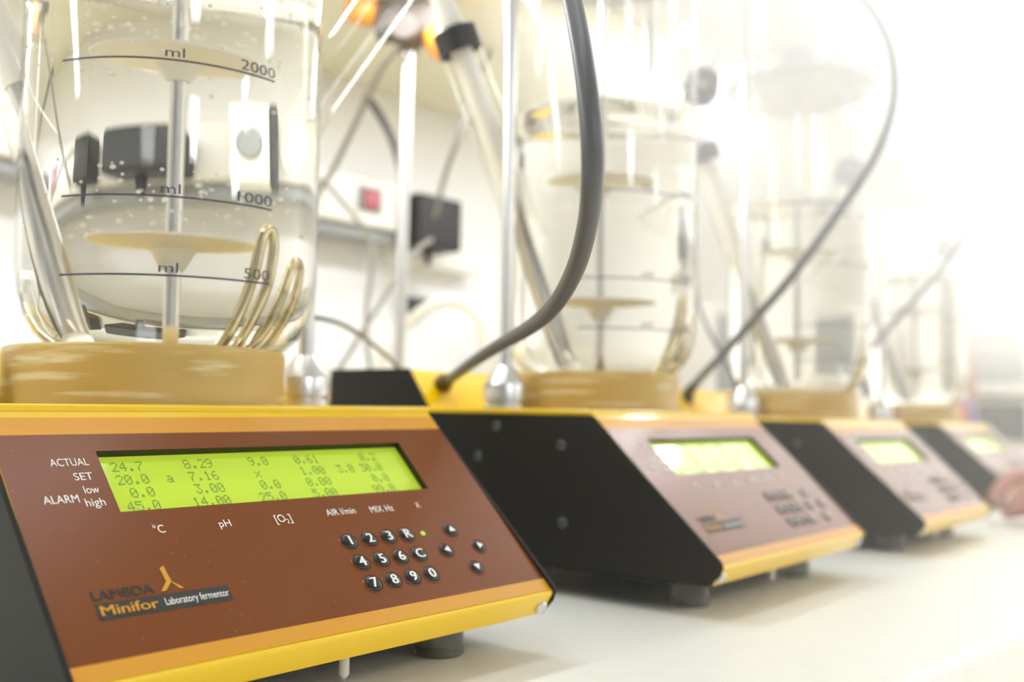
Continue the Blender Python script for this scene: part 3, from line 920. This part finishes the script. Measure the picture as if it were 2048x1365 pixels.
plug_box('plug_adapter', 0.395, 0.340, 0.034, 0.046, 0.030, 'small black plug adapter seen through the nearest vessel, further from the dial timer')
plug_box('plug_adapter', 0.315, 0.337, 0.062, 0.042, 0.040, 'wider black plug adapter seen through the nearest vessel, next to the dial timer')
# black adapter right of the stand rod, on its own white socket plate
pl = empty('socket_plate', RM @ Matrix.Translation((0.645, 0.62, 0.334)))
tag(pl, 'white socket plate on the wall behind the black adapter', 'socket plate')
bm = bmesh.new(); box(bm, (-0.055, -0.030, -0.045), (0.085, -0.0005, 0.045), 0.004); obj('plate', bm, M['white_plastic'], pl)
plug_box('plug_adapter', 0.620, 0.334, 0.070, 0.062, 0.045, 'dark square plug adapter right of the steel stand rod', -0.0305)
bm = bmesh.new(); box(bm, (0.615, 0.604, 0.232), (0.655, 0.6195, 0.252), 0.002); o = obj('wall_vent', bm, M['dark_screen']); o.matrix_world = RM
tag(o, 'small dark rectangle on the wall just above the looped white hose', 'vent')
# white timer on the strip, seen through the vessel
tm = empty('dial_timer', RM @ Matrix.Translation((0.222, 0.5590, 0.342)))
tag(tm, 'white box with round dial and dark side seen through the nearest vessel', 'timer')
bm = bmesh.new(); box(bm, (-0.024, -0.035, -0.036), (0.024, 0, 0.036), 0.004); obj('case', bm, M['white_plastic'], tm)
bm = bmesh.new(); lathe(bm, [(0.0, 0.004), (0.013, 0.004), (0.015, 0.0), (0.015, -0.002)], 32, (0.002, -0.035, 0.0), (0, -1, 0)); obj('dial', bm, M['grey_panel'], tm, True)
bm = bmesh.new(); box(bm, (-0.038, -0.033, -0.036), (-0.0245, -0.001, 0.036), 0.003); obj('terminal_cover', bm, M['blackplastic'], tm)

# instruments standing behind the farther fermentors
def instrument(name, x, y, w, d, h, label, cat, front):
    r = empty(name, RM @ Matrix.Translation((x, y, 0)))
    tag(r, label, cat)
    bm = bmesh.new(); box(bm, (-w / 2, -d / 2, 0.008), (w / 2, d / 2, h), 0.006, 3); obj('case', bm, M['white_plastic'], r)
    bm = bmesh.new(); box(bm, (-w / 2 + 0.015, -d / 2 - 0.003, h * 0.55), (w / 2 - 0.015, -d / 2 + 0.001, h - 0.015), 0.001); obj('front_panel', bm, front, r)
    for sx in (-1, 1):
        for sy in (-1, 1):
            bm = bmesh.new(); lathe(bm, [(0.0, 0.0003), (0.008, 0.0003), (0.008, 0.009), (0.0, 0.009)], 16, (sx * (w / 2 - 0.02), sy * (d / 2 - 0.02), 0)); obj('foot', bm, M['blackplastic'], r, True)
    for k in range(2):
        bm = bmesh.new(); lathe(bm, [(0.0, 0.010), (0.007, 0.010), (0.008, 0.0)], 20, (-w / 4 + k * w / 2, -d / 2, h * 0.3), (0, -1, 0)); obj('knob', bm, M['grey_panel'], r, True)
    return r

instrument('pump_controller', 0.80, 0.52, 0.16, 0.14, 0.20, 'white boxy controller on the bench between the wall and the third fermentor', 'controller', M['grey_panel'])
instrument('power_supply', 1.09, 0.50, 0.18, 0.16, 0.27, 'taller white box instrument by the wall between the two farthest fermentors', 'instrument', M['grey_panel'])

# wooden upright and white instrument rack at the far right
bm = bmesh.new(); box(bm, (-0.016, -0.016, 0.0005), (0.016, 0.016, 0.53), 0.003)
o = obj('wooden_post', bm, M['wood']); o.matrix_world = RM @ Matrix.Translation((2.173, 0.490, 0))
tag(o, 'upright brown wooden post on the bench left of the white instrument rack', 'post')
rk = empty('instrument_rack', RM @ Matrix.Translation((2.30, 0.50, 0)))
tag(rk, 'white open instrument rack with dark fronted units at the far right', 'rack')
RL, RD = 0.62, 0.11
for y in (-RD, RD):
    for x in (0, RL):
        bm = bmesh.new(); box(bm, (x, y - 0.016, 0.0005), (x + 0.032, y + 0.016, 0.60), 0.003); obj('upright', bm, M['white_plastic'], rk)
for z in (0.045, 0.185, 0.335, 0.475, 0.585):
    bm = bmesh.new(); box(bm, (-0.002, -RD - 0.018, z), (RL + 0.034, RD + 0.018, z + 0.022), 0.002); obj('shelf', bm, M['white_plastic'], rk)
for z, h, m, lab in ((0.068, 0.105, 'dark_screen', 'black fronted instrument on the lowest shelf of the white rack'), (0.208, 0.10, 'grey_panel', 'light grey instrument on the second shelf of the white rack'), (0.358, 0.085, 'grey_panel', 'grey instrument on the third shelf of the white rack')):
    r = empty('shelf_instrument', RM @ Matrix.Translation((2.36, 0.50, z)))
    tag(r, lab, 'instrument', 'instruments in the white rack')
    bm = bmesh.new(); box(bm, (0, -0.10, 0.0), (0.46, 0.10, h), 0.005); obj('case', bm, M['white_plastic'], r)
    bm = bmesh.new(); box(bm, (0.02, -0.104, 0.010), (0.44, -0.099, h - 0.010), 0.002); obj('front_panel', bm, M[m], r)
    bm = bmesh.new(); box(bm, (-0.003, -0.085, 0.010), (0.001, 0.085, h - 0.010), 0.002); obj('side_panel', bm, M[m], r)

# blue and white packet on the farthest deck
bm = bmesh.new()
n = 12
rings = []
for k, (z, w, d) in enumerate(((0.0, 0.026, 0.012), (0.012, 0.025, 0.013), (0.028, 0.021, 0.011), (0.040, 0.014, 0.007), (0.046, 0.009, 0.002))):
    rings.append([bm.verts.new((w * math.copysign(abs(math.cos(a)) ** 0.7, math.cos(a)), d * math.sin(a), z)) for a in [2 * PI * j / 24 for j in range(24)]])
for a, b in zip(rings, rings[1:]):
    for j in range(24):
        bm.faces.new((a[j], a[(j + 1) % 24], b[(j + 1) % 24], b[j]))
bm.faces.new(rings[0]); bm.faces.new(rings[-1])
for f in bm.faces:
    c = f.calc_center_median()
    f.material_index = 1 if abs(c.x) < 0.006 else (2 if c.z > 0.036 else 0)
pk = obj('foil_packet', bm, [M['blue'], M['pink'], M['white_plastic']], None, True)
pk.matrix_world = UM[3] @ Matrix.Translation((0.188, 0.118, ZT)) @ Matrix.Rotation(-0.7, 4, 'Z')
tag(pk, 'small blue and white packet standing on the deck of the farthest fermentor', 'packet')

# ------------------------------------------------------------------ the hand at the right edge
def skin_chain(chains, name, m, parent=None, sub=2):
    me = bpy.data.meshes.new(name)
    V, E, R = [], [], []
    idx = {}
    def vid(p, r):
        key = tuple(round(c, 5) for c in p)
        if key not in idx:
            idx[key] = len(V); V.append(p); R.append(r)
        return idx[key]
    for ch in chains:
        ids = [vid(p, r) for p, r in ch]
        E += list(zip(ids, ids[1:]))
    me.from_pydata(V, E, [])
    o = bpy.data.objects.new(name, me)
    C.objects.link(o)
    md = o.modifiers.new('skin', 'SKIN')
    md.use_smooth_shade = True
    for k, r in enumerate(R):
        me.skin_vertices[0].data[k].radius = (r, r)
    me.skin_vertices[0].data[0].use_root = True
    s = o.modifiers.new('sub', 'SUBSURF'); s.levels = sub; s.render_levels = sub
    me.materials.append(m)
    if parent:
        o.parent = parent
    return o


hand_root = empty('person', Matrix.Translation((0.6125, 1.085, 0.0)))
tag(hand_root, 'bare hand of a person reaching in from the right edge onto the bench', 'person')
w = (0.085, -0.035, 0.042)
ch = [[((0.20, -0.12, 0.07), 0.030), (w, 0.024), ((0.045, -0.016, 0.042), 0.027), ((0.012, -0.004, 0.046), 0.022)]]
palm = ch[0][-1]
ch[0][-1] = palm
knuck = [((-0.008, 0.022, 0.046), 0.0115), ((-0.012, 0.004, 0.050), 0.0118), ((-0.010, -0.015, 0.047), 0.0110), ((-0.002, -0.032, 0.040), 0.0100)]
tips = [[((-0.036, 0.024, 0.050), 0.0092), ((-0.054, 0.022, 0.038), 0.0085), ((-0.064, 0.019, 0.024), 0.0075)],
        [((-0.042, 0.005, 0.054), 0.0095), ((-0.061, 0.003, 0.040), 0.0088), ((-0.069, 0.001, 0.022), 0.0078)],
        [((-0.037, -0.016, 0.047), 0.0090), ((-0.053, -0.017, 0.031), 0.0084), ((-0.058, -0.017, 0.014), 0.0076)],
        [((-0.023, -0.036, 0.036), 0.0082), ((-0.035, -0.038, 0.022), 0.0075), ((-0.039, -0.038, 0.010), 0.0068)]]
for kn, tp in zip(knuck, tips):
    ch.append([palm, kn] + tp)
ch.append([ch[0][2], ((0.026, 0.022, 0.030), 0.0135), ((-0.004, 0.034, 0.018), 0.0110), ((-0.028, 0.036, 0.012), 0.0095), ((-0.046, 0.034, 0.0095), 0.0080)])
body = skin_chain(ch, 'body', M['skin'], hand_root)
bm = bmesh.new(); tube(bm, [(0.115, -0.053, 0.050), (0.15, -0.078, 0.056), (0.24, -0.145, 0.080)], lambda t: 0.031 + 0.012 * t, 24, 6, cap=False)
obj('sleeve', bm, M['sleeve'], hand_root)

# ------------------------------------------------------------------ white haze volume added to imitate lens glare at the right
m = bpy.data.materials.new('veil')
m.use_nodes = True
nt = m.node_tree
nt.nodes.clear()
o_ = nt.nodes.new('ShaderNodeOutputMaterial')
vs = nt.nodes.new('ShaderNodeVolumeScatter')
vs.inputs['Color'].default_value = (1, 1, 1, 1)
vs.inputs['Anisotropy'].default_value = 0.6
nt.links.new(vs.outputs[0], o_.inputs['Volume'])
tc = nt.nodes.new('ShaderNodeTexCoord')
sx = nt.nodes.new('ShaderNodeSeparateXYZ')
nt.links.new(tc.outputs['Object'], sx.inputs[0])
def ramp(sock, a, b, lo, hi):
    r = nt.nodes.new('ShaderNodeMapRange'); r.interpolation_type = 'SMOOTHSTEP'
    for k, v in zip((1, 2, 3, 4), (a, b, lo, hi)):
        r.inputs[k].default_value = v
    nt.links.new(sock, r.inputs[0])
    return r.outputs[0]
mz = ramp(sx.outputs[2], 0.12, 0.46, 0.15, 1.8)
mxr = ramp(sx.outputs[0], -0.06, 0.24, 0.0, 1.0)
mzt = ramp(sx.outputs[2], 0.46, 0.66, 1.0, 0.0)
mzz = nt.nodes.new('ShaderNodeMath'); mzz.operation = 'MULTIPLY'
nt.links.new(mz, mzz.inputs[0]); nt.links.new(mzt, mzz.inputs[1])
mul = nt.nodes.new('ShaderNodeMath'); mul.operation = 'MULTIPLY'
nt.links.new(mzz.outputs[0], mul.inputs[0]); nt.links.new(mxr, mul.inputs[1])
nt.links.new(mul.outputs[0], vs.inputs['Density'])
bm = bmesh.new(); box(bm, (-0.06, 0.24, 0.004), (2.4, 3.2, 0.66))
hz = obj('veil', bm, m)
tag(hz, 'white haze added to imitate lens glare over the far fermentors', 'veil', None, 'stuff')
